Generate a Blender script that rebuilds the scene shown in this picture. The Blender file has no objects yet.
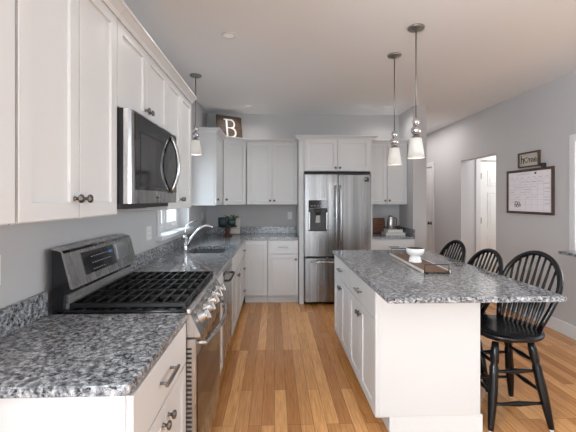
import bpy, bmesh, math, random
from mathutils import Matrix, Vector
random.seed(7)
S = bpy.context.scene
COL = S.collection
PI = math.pi

# ---------------------------------------------------------------- camera
cam_d = bpy.data.cameras.new('camera'); cam = bpy.data.objects.new('camera', cam_d); COL.objects.link(cam)
cam_d.sensor_width = 36; cam_d.lens = 362.1 / 576 * 36; cam_d.clip_start = .05
cam_d.shift_y = -16.2 / 576
cam.location = (0, 0, 1.43); cam.rotation_euler = (PI / 2, 0, -math.atan(.037))
S.camera = cam
# ---------------------------------------------------------------- view, world, lights
S.view_settings.view_transform = 'Standard'; S.view_settings.look = 'None'
S.view_settings.gamma = 1; S.view_settings.use_curve_mapping = False
S.view_settings.exposure = 0.20
W = bpy.data.worlds.new('world'); S.world = W; W.use_nodes = True
bg = W.node_tree.nodes['Background']; bg.inputs[0].default_value = (.80, .90, 1, 1); bg.inputs[1].default_value = 1.9

def area(name, loc, rot, sx, sy, power, color):
    l = bpy.data.lights.new(name, 'AREA'); l.shape = 'RECTANGLE'; l.size = sx; l.size_y = sy
    l.energy = power; l.color = color
    o = bpy.data.objects.new(name, l); COL.objects.link(o); o.location = loc; o.rotation_euler = rot
    return o
# daylight through the glass doors behind, the dining room windows, the window over the sink; added fills at left, side hall and passage
area('daylight_rear', (-.02, -6.3, 1.25), (math.radians(98), 0, 0), 1.85, 2.2, 125, (.84, .93, 1))
area('daylight_rear_slot', (2.21, -6.25, 1.45), (PI / 2, 0, 0), .32, 1.9, 16, (.90, .96, 1))
area('daylight_dining', (6.35, 1.6, 1.5), (0, PI / 2, 0), 1.9, 4.2, 145, (.87, .94, 1))
area('daylight_sink', (-2.5, 3.5, 3.0), (0, math.radians(-47), math.radians(-8)), 1.8, 1.8, 150, (.70, .85, 1))
area('added_fill_left', (-1.4, -.7, 1.55), (0, math.radians(-100), 0), 1.2, 1.7, 245, (.87, .94, 1))  # added source out of view, brightens the right wall and ceiling
area('added_fill_side_hall', (4.3, 5.4, 2.6), (0, 0, 0), .8, .5, 26, (1, .99, .98))  # added lamp under the hall ceiling, brightens the door area
area('added_fill_passage', (2.50, 6.6, 2.72), (0, 0, 0), .5, 1.6, 13, (1, .94, .92))  # added lamp under the passage ceiling, lifts the far right wall

# ---------------------------------------------------------------- materials
MATS = {}
def mat(name, color, rough=.5, metal=0, **kw):
    if name in MATS: return MATS[name]
    m = bpy.data.materials.new(name); m.use_nodes = True
    b = m.node_tree.nodes['Principled BSDF']
    b.inputs['Base Color'].default_value = (*color, 1)
    b.inputs['Roughness'].default_value = rough; b.inputs['Metallic'].default_value = metal
    for k, v in kw.items():
        b.inputs[k.replace('_', ' ')].default_value = v
    MATS[name] = m; return m
def nt(m): return m.node_tree, m.node_tree.nodes, m.node_tree.links, m.node_tree.nodes['Principled BSDF']
def coords(m, scale=(1, 1, 1), rot=(0, 0, 0)):
    t, n, l, b = nt(m)
    tc = n.new('ShaderNodeTexCoord'); mp = n.new('ShaderNodeMapping')
    mp.inputs['Scale'].default_value = scale; mp.inputs['Rotation'].default_value = rot
    l.new(tc.outputs['Object'], mp.inputs[0]); return mp
def noise(m, mp, scale, detail=4, rough=.6):
    t, n, l, b = nt(m)
    x = n.new('ShaderNodeTexNoise'); x.inputs['Scale'].default_value = scale; x.inputs['Detail'].default_value = detail
    x.inputs['Roughness'].default_value = rough; l.new(mp.outputs[0], x.inputs['Vector']); return x
def ramp(m, src, stops, interp='LINEAR'):
    t, n, l, b = nt(m)
    r = n.new('ShaderNodeValToRGB'); r.color_ramp.interpolation = interp
    e = r.color_ramp.elements
    while len(e) < len(stops): e.new(.5)
    for i, (p, c) in enumerate(stops):
        e[i].position = p; e[i].color = (*c, 1) if len(c) == 3 else c
    l.new(src, r.inputs[0]); return r
def mixc(m, a, b_, fac, mode='MIX'):
    t, n, l, b = nt(m)
    x = n.new('ShaderNodeMix'); x.data_type = 'RGBA'; x.blend_type = mode
    if isinstance(fac, float): x.inputs['Factor'].default_value = fac
    else: l.new(fac, x.inputs['Factor'])
    l.new(a, x.inputs['A'])
    if isinstance(b_, tuple): x.inputs['B'].default_value = (*b_, 1)
    else: l.new(b_, x.inputs['B'])
    return x
def bump(m, src, strength, dist=.01):
    t, n, l, b = nt(m)
    x = n.new('ShaderNodeBump'); x.inputs['Strength'].default_value = strength; x.inputs['Distance'].default_value = dist
    l.new(src, x.inputs['Height']); l.new(x.outputs[0], b.inputs['Normal'])

M_wall = mat('wall_paint', (.52, .515, .518), .75); bump(M_wall, noise(M_wall, coords(M_wall), 90, 3).outputs[0], .05, .002)
M_ceil = mat('ceiling_paint', (.84, .865, .885), .85); bump(M_ceil, noise(M_ceil, coords(M_ceil), 25, 5).outputs[0], .25, .004)
M_cab = mat('cabinet_paint', (.64, .645, .645), .35)
M_trim = mat('trim_paint', (.70, .705, .705), .35)
M_door = mat('door_paint', (.80, .795, .785), .4)
M_black = mat('black_paint', (.005, .005, .006), .25, 0, Specular_IOR_Level=.35)
M_iron = mat('cast_iron', (.006, .006, .006), .4, 0, Specular_IOR_Level=.35)
M_enamel = mat('black_enamel', (.010, .010, .012), .12)
M_glass_dark = mat('dark_glass', (.018, .018, .020), .06)
M_plast = mat('white_plastic', (.78, .78, .76), .4)
M_slot = mat('slot_dark', (.03, .03, .03), .6)
M_chrome = mat('chrome', (.62, .62, .64), .12, 1)
M_nickel = mat('brushed_nickel', (.27, .26, .25), .28, 1)
M_knob = mat('dark_nickel', (.17, .16, .15), .3, 1)
M_bronze = mat('dark_bronze', (.05, .045, .04), .4, .8)
M_canopy = mat('canopy_nickel', (.30, .30, .29), .35, .9)
M_ledblue = mat('display_blue', (.01, .03, .08), .3, 0, Emission_Color=(.08, .28, .7, 1), Emission_Strength=.4)
M_white = mat('white_ceramic', (.80, .79, .76), .3)
M_darkin = mat('dark_interior', (.06, .05, .045), .6)
M_grey = mat('grey_print', (.30, .30, .32), .6)

M_ss = mat('stainless_steel', (.62, .61, .60), .27, 1)
def steel(m, sc, lo, hi, bm=.12):
    mp = coords(m, sc); nz = noise(m, mp, 5, 4, .65)
    r = ramp(m, nz.outputs[0], [(.3, (lo,) * 3), (.7, (hi,) * 3)])
    t, n, l, b = nt(m); l.new(r.outputs[0], b.inputs['Base Color'])
    n2 = noise(m, coords(m, (sc[0] * .5, sc[1] * .5, sc[2] * .5)), 4, 3)
    r2 = ramp(m, n2.outputs[0], [(.3, (.18,) * 3), (.7, (.36,) * 3)]); l.new(r2.outputs[0], b.inputs['Roughness'])
    if bm: bump(m, nz.outputs[0], bm, .004)
steel(M_ss, (6, 6, .6), .38, .56)
M_ssf = mat('stainless_fridge', (.5, .49, .47), .27, 1); steel(M_ssf, (4, 4, .05), .15, .34, 0)  # vertical streaks painted into the colour stand in for streaked reflections
M_ssh = mat('stainless_horizontal', (.6, .6, .6), .25, 1); steel(M_ssh, (6, .6, 6), .55, .70)

# granite
def granite(name):
    m = mat(name, (.4, .4, .4), .12); t, n, l, b = nt(m)
    mp = coords(m)
    warp = noise(m, mp, 9, 3)
    va = n.new('ShaderNodeVectorMath'); va.operation = 'SCALE'; va.inputs['Scale'].default_value = .04
    l.new(warp.outputs['Color'], va.inputs[0])
    vb = n.new('ShaderNodeVectorMath'); vb.operation = 'ADD'; l.new(mp.outputs[0], vb.inputs[0]); l.new(va.outputs[0], vb.inputs[1])
    class _O: outputs = [vb.outputs[0]]
    n1 = noise(m, _O, 50, 6, .75)
    base = ramp(m, n1.outputs[0], [(.37, (.03, .032, .036)), (.455, (.14, .146, .158)), (.525, (.28, .29, .31)), (.63, (.55, .555, .555))])
    n2 = noise(m, _O, 62, 4, .7)
    f = ramp(m, n2.outputs[0], [(.57, (0, 0, 0)), (.62, (1, 1, 1))])
    c1 = mixc(m, base.outputs[0], (.018, .018, .022), f.outputs[0])
    n3 = noise(m, _O, 40, 5, .7)
    f3 = ramp(m, n3.outputs[0], [(.56, (0, 0, 0)), (.66, (.8, .8, .8))])
    c2 = mixc(m, c1.outputs['Result'], (.26, .245, .235), f3.outputs[0])
    v = n.new('ShaderNodeTexVoronoi'); v.inputs['Scale'].default_value = 85; l.new(vb.outputs[0], v.inputs['Vector'])
    f4 = ramp(m, v.outputs['Color'], [(.0, (1, 1, 1)), (.16, (0, 0, 0))], 'LINEAR')
    c3 = mixc(m, c2.outputs['Result'], (.72, .71, .70), f4.outputs[0])
    l.new(c3.outputs['Result'], b.inputs['Base Color'])
    b.inputs['Specular IOR Level'].default_value = .45
    return m
M_gran = granite('granite')

# oak floor: boards run along Y
def oak():
    m = mat('oak_floor', (.5, .25, .1), .22); t, n, l, b = nt(m)
    mp = coords(m, (1, 1, 1), (0, 0, PI / 2))
    br = n.new('ShaderNodeTexBrick'); l.new(mp.outputs[0], br.inputs['Vector'])
    br.inputs['Scale'].default_value = 1; br.inputs['Brick Width'].default_value = 1.15; br.inputs['Row Height'].default_value = .083
    br.inputs['Mortar Size'].default_value = .0012; br.inputs['Mortar Smooth'].default_value = .3
    br.inputs['Color1'].default_value = (.92, .50, .20, 1); br.inputs['Color2'].default_value = (.54, .235, .072, 1)
    br.inputs['Mortar'].default_value = (.10, .04, .015, 1); br.offset = .37; br.offset_frequency = 3
    g = noise(m, coords(m, (26, 1.3, 1)), 3, 6, .7)
    gr = ramp(m, g.outputs[0], [(.35, (.66, .56, .48)), (.62, (1.1, 1.1, 1.1))])
    c = mixc(m, br.outputs['Color'], gr.outputs[0], .75, 'MULTIPLY')
    k = noise(m, coords(m, (5, 1.0, 1)), 3.1, 3, .5)
    kr = ramp(m, k.outputs[0], [(.70, (0, 0, 0)), (.78, (.6, .6, .6))])
    c2 = mixc(m, c.outputs['Result'], (.16, .065, .025), kr.outputs[0])
    l.new(c2.outputs['Result'], b.inputs['Base Color'])
    rr = ramp(m, g.outputs[0], [(.3, (.27,) * 3), (.7, (.17,) * 3)]); l.new(rr.outputs[0], b.inputs['Roughness'])
    return m
M_floor = oak()
def wood(name, a, b_, scale=(18, 2, 18), rough=.5):
    m = mat(name, a, rough); t, n, l, b = nt(m)
    g = noise(m, coords(m, scale), 4, 5, .65); r = ramp(m, g.outputs[0], [(.35, b_), (.65, a)])
    l.new(r.outputs[0], b.inputs['Base Color']); return m
M_walnut = wood('walnut', (.20, .10, .055), (.085, .04, .022))
M_cherry = wood('cherry_wood', (.26, .085, .035), (.10, .028, .014), (3, 3, 18))
M_signwood = wood('sign_wood', (.11, .055, .03), (.035, .018, .011), (4, 4, 18))
M_frame = wood('frame_wood', (.10, .055, .035), (.045, .025, .016))
M_turned = wood('turned_wood', (.10, .042, .022), (.04, .017, .01), (14, 14, 3))
M_pale = mat('pale_side', (.70, .64, .56), .5)
M_board = mat('calendar_sheet', (.86, .82, .87), .45)
M_linen = mat('sign_sheet', (.50, .46, .41), .7)
M_teal = mat('dark_teal_glaze', (.02, .045, .055), .3)
M_leaf = mat('leaf_green', (.06, .12, .03), .5)
M_stone = mat('pale_stone', (.66, .62, .57), .5)
M_book = mat('grey_cover', (.42, .43, .43), .6)
M_paper = mat('paper_edge', (.66, .65, .62), .8)
M_bush = mat('outdoor_leaf', (.16, .26, .07), .8)
M_turf = mat('paving', (.55, .56, .55), .9)
# frosted shade
M_shade = mat('frosted_glass', (.86, .85, .82), .35, 0, Emission_Color=(1, .97, .92, 1), Emission_Strength=.05)
M_shade.node_tree.nodes['Principled BSDF'].inputs['Transmission Weight'].default_value = .45
M_lens = mat('light_lens', (.75, .75, .74), .5, 0, Emission_Color=(1, .95, .88, 1), Emission_Strength=.15)
# window glass: clear, thin
M_pane = bpy.data.materials.new('window_glass'); M_pane.use_nodes = True
_n = M_pane.node_tree.nodes; _n.clear(); _l = M_pane.node_tree.links
_o = _n.new('ShaderNodeOutputMaterial'); _t = _n.new('ShaderNodeBsdfTransparent'); _g = _n.new('ShaderNodeBsdfGlossy')
_g.inputs['Roughness'].default_value = .02; _mx = _n.new('ShaderNodeMixShader'); _mx.inputs[0].default_value = .06
_l.new(_t.outputs[0], _mx.inputs[1]); _l.new(_g.outputs[0], _mx.inputs[2]); _l.new(_mx.outputs[0], _o.inputs[0])

# ---------------------------------------------------------------- mesh helpers
class MB:
    def __init__(s): s.b = bmesh.new()
    def faces(s, vs, fs, T=None, smooth=False):
        v = [s.b.verts.new(T @ Vector(p) if T else Vector(p)) for p in vs]; out = []
        for f in fs:
            try:
                q = s.b.faces.new([v[i] for i in f]); q.smooth = smooth; out.append(q)
            except ValueError: pass
        return v, out
    def box(s, x0, x1, y0, y1, z0, z1, bev=0, T=None, seg=1):
        vs = [(x, y, z) for x in (x0, x1) for y in (y0, y1) for z in (z0, z1)]
        fs = [(0, 1, 3, 2), (4, 6, 7, 5), (0, 4, 5, 1), (2, 3, 7, 6), (0, 2, 6, 4), (1, 5, 7, 3)]
        v, f = s.faces(vs, fs, T)
        if bev:
            es = {e for q in f for e in q.edges}
            bmesh.ops.bevel(s.b, geom=list(es), offset=bev, segments=seg, affect='EDGES', profile=.5)
        return s
    def prism(s, pts, a, b, axis='y', T=None):
        """outline pts in the two other axes, swept from a to b"""
        def P(p, t):
            return {'x': (t, p[0], p[1]), 'y': (p[0], t, p[1]), 'z': (p[0], p[1], t)}[axis]
        n = len(pts); vs = [P(p, a) for p in pts] + [P(p, b) for p in pts]
        fs = [tuple(range(n)), tuple(range(2 * n - 1, n - 1, -1))] + [(i, (i + 1) % n, n + (i + 1) % n, n + i) for i in range(n)]
        s.faces(vs, fs, T); return s
    def lathe(s, prof, n=24, T=None, cap=True, smooth=True):
        """prof: (radius, z) list, axis z"""
        vs = []; fs = []
        for r, z in prof:
            for k in range(n): vs.append((r * math.cos(2 * PI * k / n), r * math.sin(2 * PI * k / n), z))
        for i in range(len(prof) - 1):
            for k in range(n):
                k2 = (k + 1) % n; fs.append((i * n + k, i * n + k2, (i + 1) * n + k2, (i + 1) * n + k))
        s.faces(vs, fs, T, smooth)
        if cap:
            for i in (0, len(prof) - 1):
                if prof[i][0] > 1e-6:
                    s.faces([vs[i * n + k] for k in range(n)], [tuple(range(n))], T)
        return s
    def rod(s, a, b, prof, n=12):
        """turned rod between two points, prof = [(t, radius)]"""
        a = Vector(a); b = Vector(b); d = b - a
        T = Matrix.Translation(a) @ d.to_track_quat('Z', 'Y').to_matrix().to_4x4()
        return s.lathe([(r, t * d.length) for t, r in prof], n, T)
    def cyl(s, a, b, r, n=14): return s.rod(a, b, [(0, r), (1, r)], n)
    def tube(s, pts, r, n=10, closed=False):
        pts = [Vector(p) for p in pts]; m = len(pts); rings = []
        rr = r if isinstance(r, (list, tuple)) else [r] * m
        up = None
        for i, p in enumerate(pts):
            a = pts[i - 1] if (i or closed) else p; c = pts[(i + 1) % m] if (i < m - 1 or closed) else p
            t = (c - a).normalized()
            if up is None: up = t.orthogonal().normalized()
            up = (up - t * up.dot(t)).normalized(); w = t.cross(up)
            rings.append([tuple(p + (up * math.cos(2 * PI * k / n) + w * math.sin(2 * PI * k / n)) * rr[i]) for k in range(n)])
        vs = [q for R_ in rings for q in R_]; fs = []
        for i in range(m if closed else m - 1):
            j = (i + 1) % m
            for k in range(n):
                k2 = (k + 1) % n; fs.append((i * n + k, i * n + k2, j * n + k2, j * n + k))
        if not closed:
            fs += [tuple(range(n)), tuple(range((m - 1) * n, m * n))]
        s.faces(vs, fs, None, True); return s
    def sphere(s, c, r, sc=(1, 1, 1), n=16):
        prof = [(max(r * math.sin(PI * i / 10), 1e-5), -r * math.cos(PI * i / 10)) for i in range(11)]
        return s.lathe(prof, n, Matrix.Translation(c) @ Matrix.Diagonal((*sc, 1)), False)

def worldloc(o):
    v = Vector((0, 0, 0))
    while o: v = v + o.location; o = o.parent
    return v
def build(name, mb, m, parent=None, local=False):
    """one mesh object; vertices are given in world space unless local"""
    bmesh.ops.remove_doubles(mb.b, verts=mb.b.verts, dist=1e-6)
    bmesh.ops.recalc_face_normals(mb.b, faces=mb.b.faces)
    if parent is not None and not local:
        bmesh.ops.translate(mb.b, verts=mb.b.verts, vec=-worldloc(parent))
    me = bpy.data.meshes.new(name); mb.b.to_mesh(me); mb.b.free()
    for f in (m if isinstance(m, list) else [m]): me.materials.append(f)
    o = bpy.data.objects.new(name, me); COL.objects.link(o); o.parent = parent
    return o
def tag(o, label, cat, group=None, kind=None):
    if label: o['label'] = label
    if cat: o['category'] = cat
    if group: o['group'] = group
    if kind: o['kind'] = kind
    return o
def thing(name, label, cat, loc=(0, 0, 0), group=None, rz=0):
    o = bpy.data.objects.new(name, None); COL.objects.link(o); o.location = loc; o.rotation_euler = (0, 0, rz)
    o.empty_display_size = .05
    return tag(o, label, cat, group)
def struct(name, mb, m, parent=None):
    o = build(name, mb, m, parent)
    if parent is None: o['kind'] = 'structure'
    return o
def dup(root, loc, label, rz=None):
    r = root.copy(); COL.objects.link(r); r.location = loc; r['label'] = label
    if rz is not None: r.rotation_euler = (0, 0, rz)
    for ch in list(root.children):
        c = ch.copy(); COL.objects.link(c); c.parent = r
        for g in list(ch.children):
            d = g.copy(); COL.objects.link(d); d.parent = c
    return r
def text_mb(body, size, T, depth=.002):
    cu = bpy.data.curves.new('glyphs', 'FONT'); cu.body = body; cu.size = size; cu.extrude = depth
    cu.align_x = 'CENTER'; cu.align_y = 'CENTER'
    o = bpy.data.objects.new('glyphs', cu); COL.objects.link(o)
    me = o.to_mesh(); mb = MB(); mb.b.from_mesh(me); mb.b.transform(T); o.to_mesh_clear()
    bpy.data.objects.remove(o); bpy.data.curves.remove(cu)
    return mb
def frame_T(origin, rz): return Matrix.Translation(origin) @ Matrix.Rotation(rz, 4, 'Z')
LEFT, BACK, ISL = PI / 2, 0, -PI / 2      # facing +X, facing -Y, facing -X

# ---------------------------------------------------------------- structure
mb = MB().box(-1.04, 6.5, -6.0, 8.2, -.10, 0); struct('floor', mb, M_floor)
mb = MB().box(-1.04, 6.5, -6.0, 8.2, 2.754, 2.86); struct('ceiling', mb, M_ceil)
WY0, WY1, WZ0, WZ1 = 3.30, 4.36, 1.10, 2.12
mb = MB()
mb.box(-1.19, -1.04, -6.0, -1.6, 0, 2.754); mb.box(-1.19, -1.04, -1.6, .2, 0, .9); mb.box(-1.19, -1.04, -1.6, .2, 2.3, 2.754); mb.box(-1.19, -1.04, .2, WY0, 0, 2.754); mb.box(-1.19, -1.04, WY1, 5.6, 0, 2.754)
mb.box(-1.19, -1.04, WY0, WY1, 0, WZ0); mb.box(-1.19, -1.04, WY0, WY1, WZ1, 2.754)
struct('wall_left', mb, M_wall)
struct('wall_back', MB().box(-1.19, 1.95, 5.6, 5.72, 0, 2.754), M_wall)
struct('wall_partition', MB().box(1.95, 2.14, 5.03, 8.2, 0, 2.754), M_wall)
struct('wall_passage_end', MB().box(2.14, 3.2, 8.2, 8.32, 0, 2.754), M_wall)
XR, XR2 = 3.077, 3.20
mb = MB()
mb.box(XR, XR2, -6.0, .9, 0, 2.754); mb.box(XR, XR2, .9, 3.58, 0, .885); mb.box(XR, XR2, .9, 3.58, 2.03, 2.754)
mb.box(XR, XR2, 3.58, 4.926, 0, 2.754); mb.box(XR, XR2, 4.926, 5.872, 2.075, 2.754)
mb.box(XR, XR2, 5.872, 6.95, 0, 2.754); mb.box(XR, XR2, 6.95, 7.75, 2.08, 2.754); mb.box(XR, XR2, 7.75, 8.2, 0, 2.754)
struct('wall_right', mb, M_wall)
# side hall behind the opening
mb = MB(); mb.box(XR2, 3.478, 6.0, 6.1, 0, 2.754); mb.box(3.478, 4.25, 6.0, 6.1, 2.09, 2.754); mb.box(4.25, 6.5, 6.0, 6.1, 0, 2.754)
struct('wall_hall_far', mb, M_wall)
struct('wall_hall_near', MB().box(XR2, 6.5, 4.80, 4.90, 0, 2.754), M_wall)
# rear wall with glazed doors, dining wall with windows
mb = MB(); mb.box(-1.04, -.95, -6.12, -6.0, 0, 2.754); mb.box(.91, 2.04, -6.12, -6.0, 0, 2.754); mb.box(2.36, 6.5, -6.12, -6.0, 0, 2.754); mb.box(-.95, .91, -6.12, -6.0, 2.4, 2.754); mb.box(2.04, 2.36, -6.12, -6.0, 2.4, 2.754); mb.box(2.04, 2.36, -6.12, -6.0, 0, .5)
struct('wall_rear', mb, M_wall)
mb = MB(); mb.box(6.2, 6.3, -6.0, -.6, 0, 2.754); mb.box(6.2, 6.3, 3.8, 8.2, 0, 2.754); mb.box(6.2, 6.3, -.6, 3.8, 0, .5); mb.box(6.2, 6.3, -.6, 3.8, 2.5, 2.754)
struct('wall_dining', mb, M_wall)
# rear glazing frames
r = struct('window_2', MB().box(-.95, .91, -6.10, -6.04, 2.34, 2.40), M_trim)
for x in (-.95, -.05, .85): struct('window_frame', MB().box(x, x + .06, -6.10, -6.04, 0, 2.34), M_trim, r)
r = struct('window_3', MB().box(6.22, 6.28, -.6, 3.8, 2.44, 2.5), M_trim)
for y in (-.6, .84, 2.30, 3.74): struct('window_frame', MB().box(6.22, 6.28, y, y + .06, .5, 2.44), M_trim, r)

r = struct('added_window_left', MB().box(-1.15, -1.09, -1.6, .2, 2.24, 2.30), M_trim)  # added window behind the camera, an opening for the left fill
for y in (-1.6, -.73, .14): struct('window_frame', MB().box(-1.15, -1.09, y, y + .06, .9, 2.24), M_trim, r)
# baseboards
struct('baseboard_right', MB().box(XR - .015, XR - .0005, -6.0, 4.926, 0, .135, .003).box(XR - .015, XR - .0005, 5.872, 6.86, 0, .135, .003), M_trim)
struct('baseboard_hall', MB().box(XR2, 3.40, 5.985, 5.9995, 0, .135), M_trim)
struct('baseboard_partition', MB().box(2.1405, 2.155, 5.03, 8.2, 0, .135).box(1.951, 2.155, 5.015, 5.0295, 0, .135), M_trim)
# pass-through casing
mb = MB(); mb.box(XR - .018, XR - .0005, 3.58, 3.655, .90, 2.10, .003); mb.box(XR - .018, XR - .0005, .85, 3.58, 2.03, 2.10, .003)
struct('trim_1', mb, M_trim)
# opening end trim of the door on the passage side
mb = MB(); mb.box(XR - .018, XR - .0005, 6.87, 6.95, 0, 2.16, .003); mb.box(XR - .018, XR - .0005, 6.95, 7.75, 2.08, 2.16, .003); mb.box(XR - .018, XR - .0005, 7.75, 7.83, 0, 2.16, .003)
struct('trim_2', mb, M_trim)
mb = MB(); mb.box(3.395, 3.475, 5.98, 5.9995, 0, 2.17, .004); mb.box(3.475, 4.25, 5.98, 5.9995, 2.09, 2.17, .004); mb.box(4.25, 4.33, 5.98, 5.9995, 0, 2.17, .004)
struct('trim_3', mb, M_trim)

def panel_door(name, T, w, h, rows, hinge=True, knob_x=None):
    """door slab in local x (width) z (height), facing -y, with sunk panels"""
    mb = MB(); t = .035
    mb.box(0, w, 0, t, 0, h, .002, T)
    pw = (w - .36) / 2
    o = build(name, mb, M_door); o['kind'] = 'structure'
    mp = MB()
    for (z0, z1) in rows:
        for x0 in (.12, .24 + pw):
            mp.box(x0, x0 + pw, -.006, 0, z0, z0 + .014, 0, T); mp.box(x0, x0 + pw, -.006, 0, z1 - .014, z1, 0, T)
            mp.box(x0, x0 + .014, -.006, 0, z0 + .014, z1 - .014, 0, T); mp.box(x0 + pw - .014, x0 + pw, -.006, 0, z0 + .014, z1 - .014, 0, T)
            mp.box(x0 + .04, x0 + pw - .04, -.005, 0, z0 + .04, z1 - .04, .004, T)
    build('door_panels', mp, M_door, o)
    if hinge:
        for z in (.28, 1.07, 1.82):
            build('hinge', MB().box(-.012, .012, -.008, .001, z - .05, z + .05, 0, T), M_nickel, o)
    if knob_x is not None:
        k = MB(); Tk = T @ Matrix.Translation((knob_x, 0, .96)) @ Matrix.Rotation(PI / 2, 4, 'X')
        k.lathe([(.032, 0), (.032, .006), (.011, .012), (.011, .035), (.027, .045), (.030, .058), (.022, .068), (.001, .071)], 18, Tk)
        build('door_knob', k, M_bronze, o)
    return o
R6 = [(.22, .82), (.95, 1.55), (1.66, 1.93)]
panel_door('door_1', frame_T((3.482, 6.0, .01), 0), .76, 2.07, R6)
panel_door('door_2', frame_T((XR + .004, 7.745, .01), ISL), .79, 2.06, R6, False, .73)

# window over the sink
w1 = struct('window_1', MB().box(-1.185, -1.145, WY0, WY1, WZ0, WZ0 + .04), M_trim)
mb = MB(); mb.box(-1.185, -1.145, WY0, WY1, WZ1 - .04, WZ1); mb.box(-1.185, -1.145, WY0, WY0 + .035, WZ0 + .04, WZ1 - .04); mb.box(-1.185, -1.145, WY1 - .035, WY1, WZ0 + .04, WZ1 - .04)
mb.box(-1.185, -1.135, 3.80, 3.86, WZ0 + .04, WZ1 - .04)
struct('window_frame', mb, M_trim, w1)
for a, b in ((WY0 + .035, 3.80), (3.86, WY1 - .035)):
    mb = MB(); z0, z1 = WZ0 + .04, WZ1 - .04
    mb.box(-1.178, -1.15, a, a + .045, z0, z1, .003); mb.box(-1.178, -1.15, b - .045, b, z0, z1, .003)
    mb.box(-1.178, -1.15, a + .045, b - .045, z0, z0 + .05, .003); mb.box(-1.178, -1.15, a + .045, b - .045, z1 - .05, z1, .003)
    s = struct('window_sash', mb, M_trim, w1)
    struct('window_pane', MB().box(-1.166, -1.162, a + .045, b - .045, z0 + .05, z1 - .05), M_pane, s)
    struct('window_latch', MB().box(-1.15, -1.132, (a + b) / 2 - .03, (a + b) / 2 + .03, z0 + .005, z0 + .03, .004), M_white, s)
mb = MB(); mb.box(-1.144, -.985, WY0 - .085, WY1 + .08, WZ0 - .03, WZ0 + .004, .002)
struct('window_sill', mb, M_trim, w1)
mb = MB()
mb.box(-1.0395, -1.022, WY0 - .07, WY0, WZ0, WZ1 + .07, .003); mb.box(-1.0395, -1.022, WY1, WY1 + .07, WZ0, WZ1 + .07, .003)
mb.box(-1.0395, -1.022, WY0, WY1, WZ1, WZ1 + .07, .003)
struct('window_casing', mb, M_trim, w1)
# outdoors
struct('ground', MB().box(-14, -1.3, -3, 16, -.6, -.5), M_turf)
tree = thing('tree', 'green leafy tree outside the window over the sink', 'tree', (-4.2, 6.4, -.5))
build('trunk', MB().rod((-4.2, 6.4, -.5), (-4.2, 6.4, 1.4), [(0, .12), (1, .06)]), M_turned, tree)
lb = MB()
for i in range(260):
    a = random.uniform(0, 2 * PI); z = random.gauss(0, .38); q = random.uniform(.1, .75) * math.sqrt(max(0, 1 - (z / 1.2) ** 2))
    c = Vector((-4.2 + q * math.cos(a), 6.4 + q * math.sin(a), 1.5 + z)); n_ = Vector((random.gauss(0, 1), random.gauss(0, 1), random.gauss(0, 1))).normalized()
    u = n_.orthogonal().normalized() * .11; v = n_.cross(u).normalized() * .06
    lb.faces([c - u, c + v, c + u, c - v], [(0, 1, 2, 3)])
build('foliage', lb, M_bush, tree)

# ---------------------------------------------------------------- cabinets
DT = .020
def shaker(T, w, h, fr=.057, flat=False, g=.0015):
    """door or drawer front: local x 0..w, z 0..h, back at y 0, face at y -DT"""
    mb = MB()
    loops = [(g, 0), (g, -DT + .0015), (g + .0015, -DT)]
    if not flat: loops += [(fr, -DT), (fr + .0012, -DT + .004), (fr + .0025, -DT + .009)]
    vs = []; fs = []
    for (i, y) in loops: vs += [(i, y, i), (w - i, y, i), (w - i, y, h - i), (i, y, h - i)]
    for k in range(len(loops) - 1):
        for j in range(4):
            j2 = (j + 1) % 4; fs.append((k * 4 + j, k * 4 + j2, k * 4 + 4 + j2, k * 4 + 4 + j))
    fs.append(tuple(range(4))); fs.append(tuple(range(len(loops) * 4 - 4, len(loops) * 4)))
    mb.faces(vs, fs, T)
    return mb
def knob_mb(T, x, z, y0=-DT):
    Tk = T @ Matrix.Translation((x, y0, z)) @ Matrix.Rotation(PI / 2, 4, 'X')
    return MB().lathe([(.009, 0), (.0065, .003), (.0055, .014), (.0145, .018), (.0165, .023), (.0145, .028), (.006, .031), (.0005, .0315)], 16, Tk)
def pull_mb(T, x, z, L=.13, y0=-DT):
    mb = MB(); a = L / 2 - .02
    P = lambda p: tuple(T @ Vector(p))
    for s in (-1, 1):
        mb.cyl(P((x + s * a, y0, z)), P((x + s * a, y0 - .026, z)), .0055, 10)
    mb.box(x - L / 2, x + L / 2, y0 - .034, y0 - .022, z - .006, z + .006, .003, T)
    return mb
def add_door(c, T, x, z, w, h, kx=None, kz=None):
    d = build('door', shaker(T @ Matrix.Translation((x, 0, z)), w, h), M_cab, c)
    if kx is not None: build('knob', knob_mb(T, x + kx, z + kz), M_knob, d)
    return d
def add_drawer(c, T, x, z, w, h, L=.13):
    d = build('drawer', shaker(T @ Matrix.Translation((x, 0, z)), w, h, flat=True), M_cab, c)
    if L: build('handle', pull_mb(T, x + w / 2, z + h / 2, L), M_nickel, d)
    return d
ZB0, ZB1 = .105, .884           # base carcass
def base_cab(label, T, w, depth, layout, group='white base cabinets', top=ZB1):
    """carcass front plane at local y=0, body towards +y; layout = list of (kind, x, z, w, h, ...)"""
    c = thing('base_cabinet', label, 'cabinet', T @ Vector((w / 2, depth / 2, 0)), group)
    build('carcass', MB().box(.0008, w - .0008, .001, depth, ZB0, top, 0, T), M_cab, c)
    build('toe_kick', MB().box(.001, w - .001, .075, .09, .001, ZB0 - .001, 0, T), M_trim, c)
    put(c, T, layout); return c
def put(c, T, layout):
    for it in layout:
        k, x, z, w, h = it[:5]
        if k == 'door': add_door(c, T, x, z, w, h, *it[5:])
        elif k == 'drawer': add_drawer(c, T, x, z, w, h, *it[5:])
ZD = .69                         # split between drawer and doors
DH, TH = ZD - .125, .182
XF = -.423                       # left run carcass face (doors end at -.415)
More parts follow.
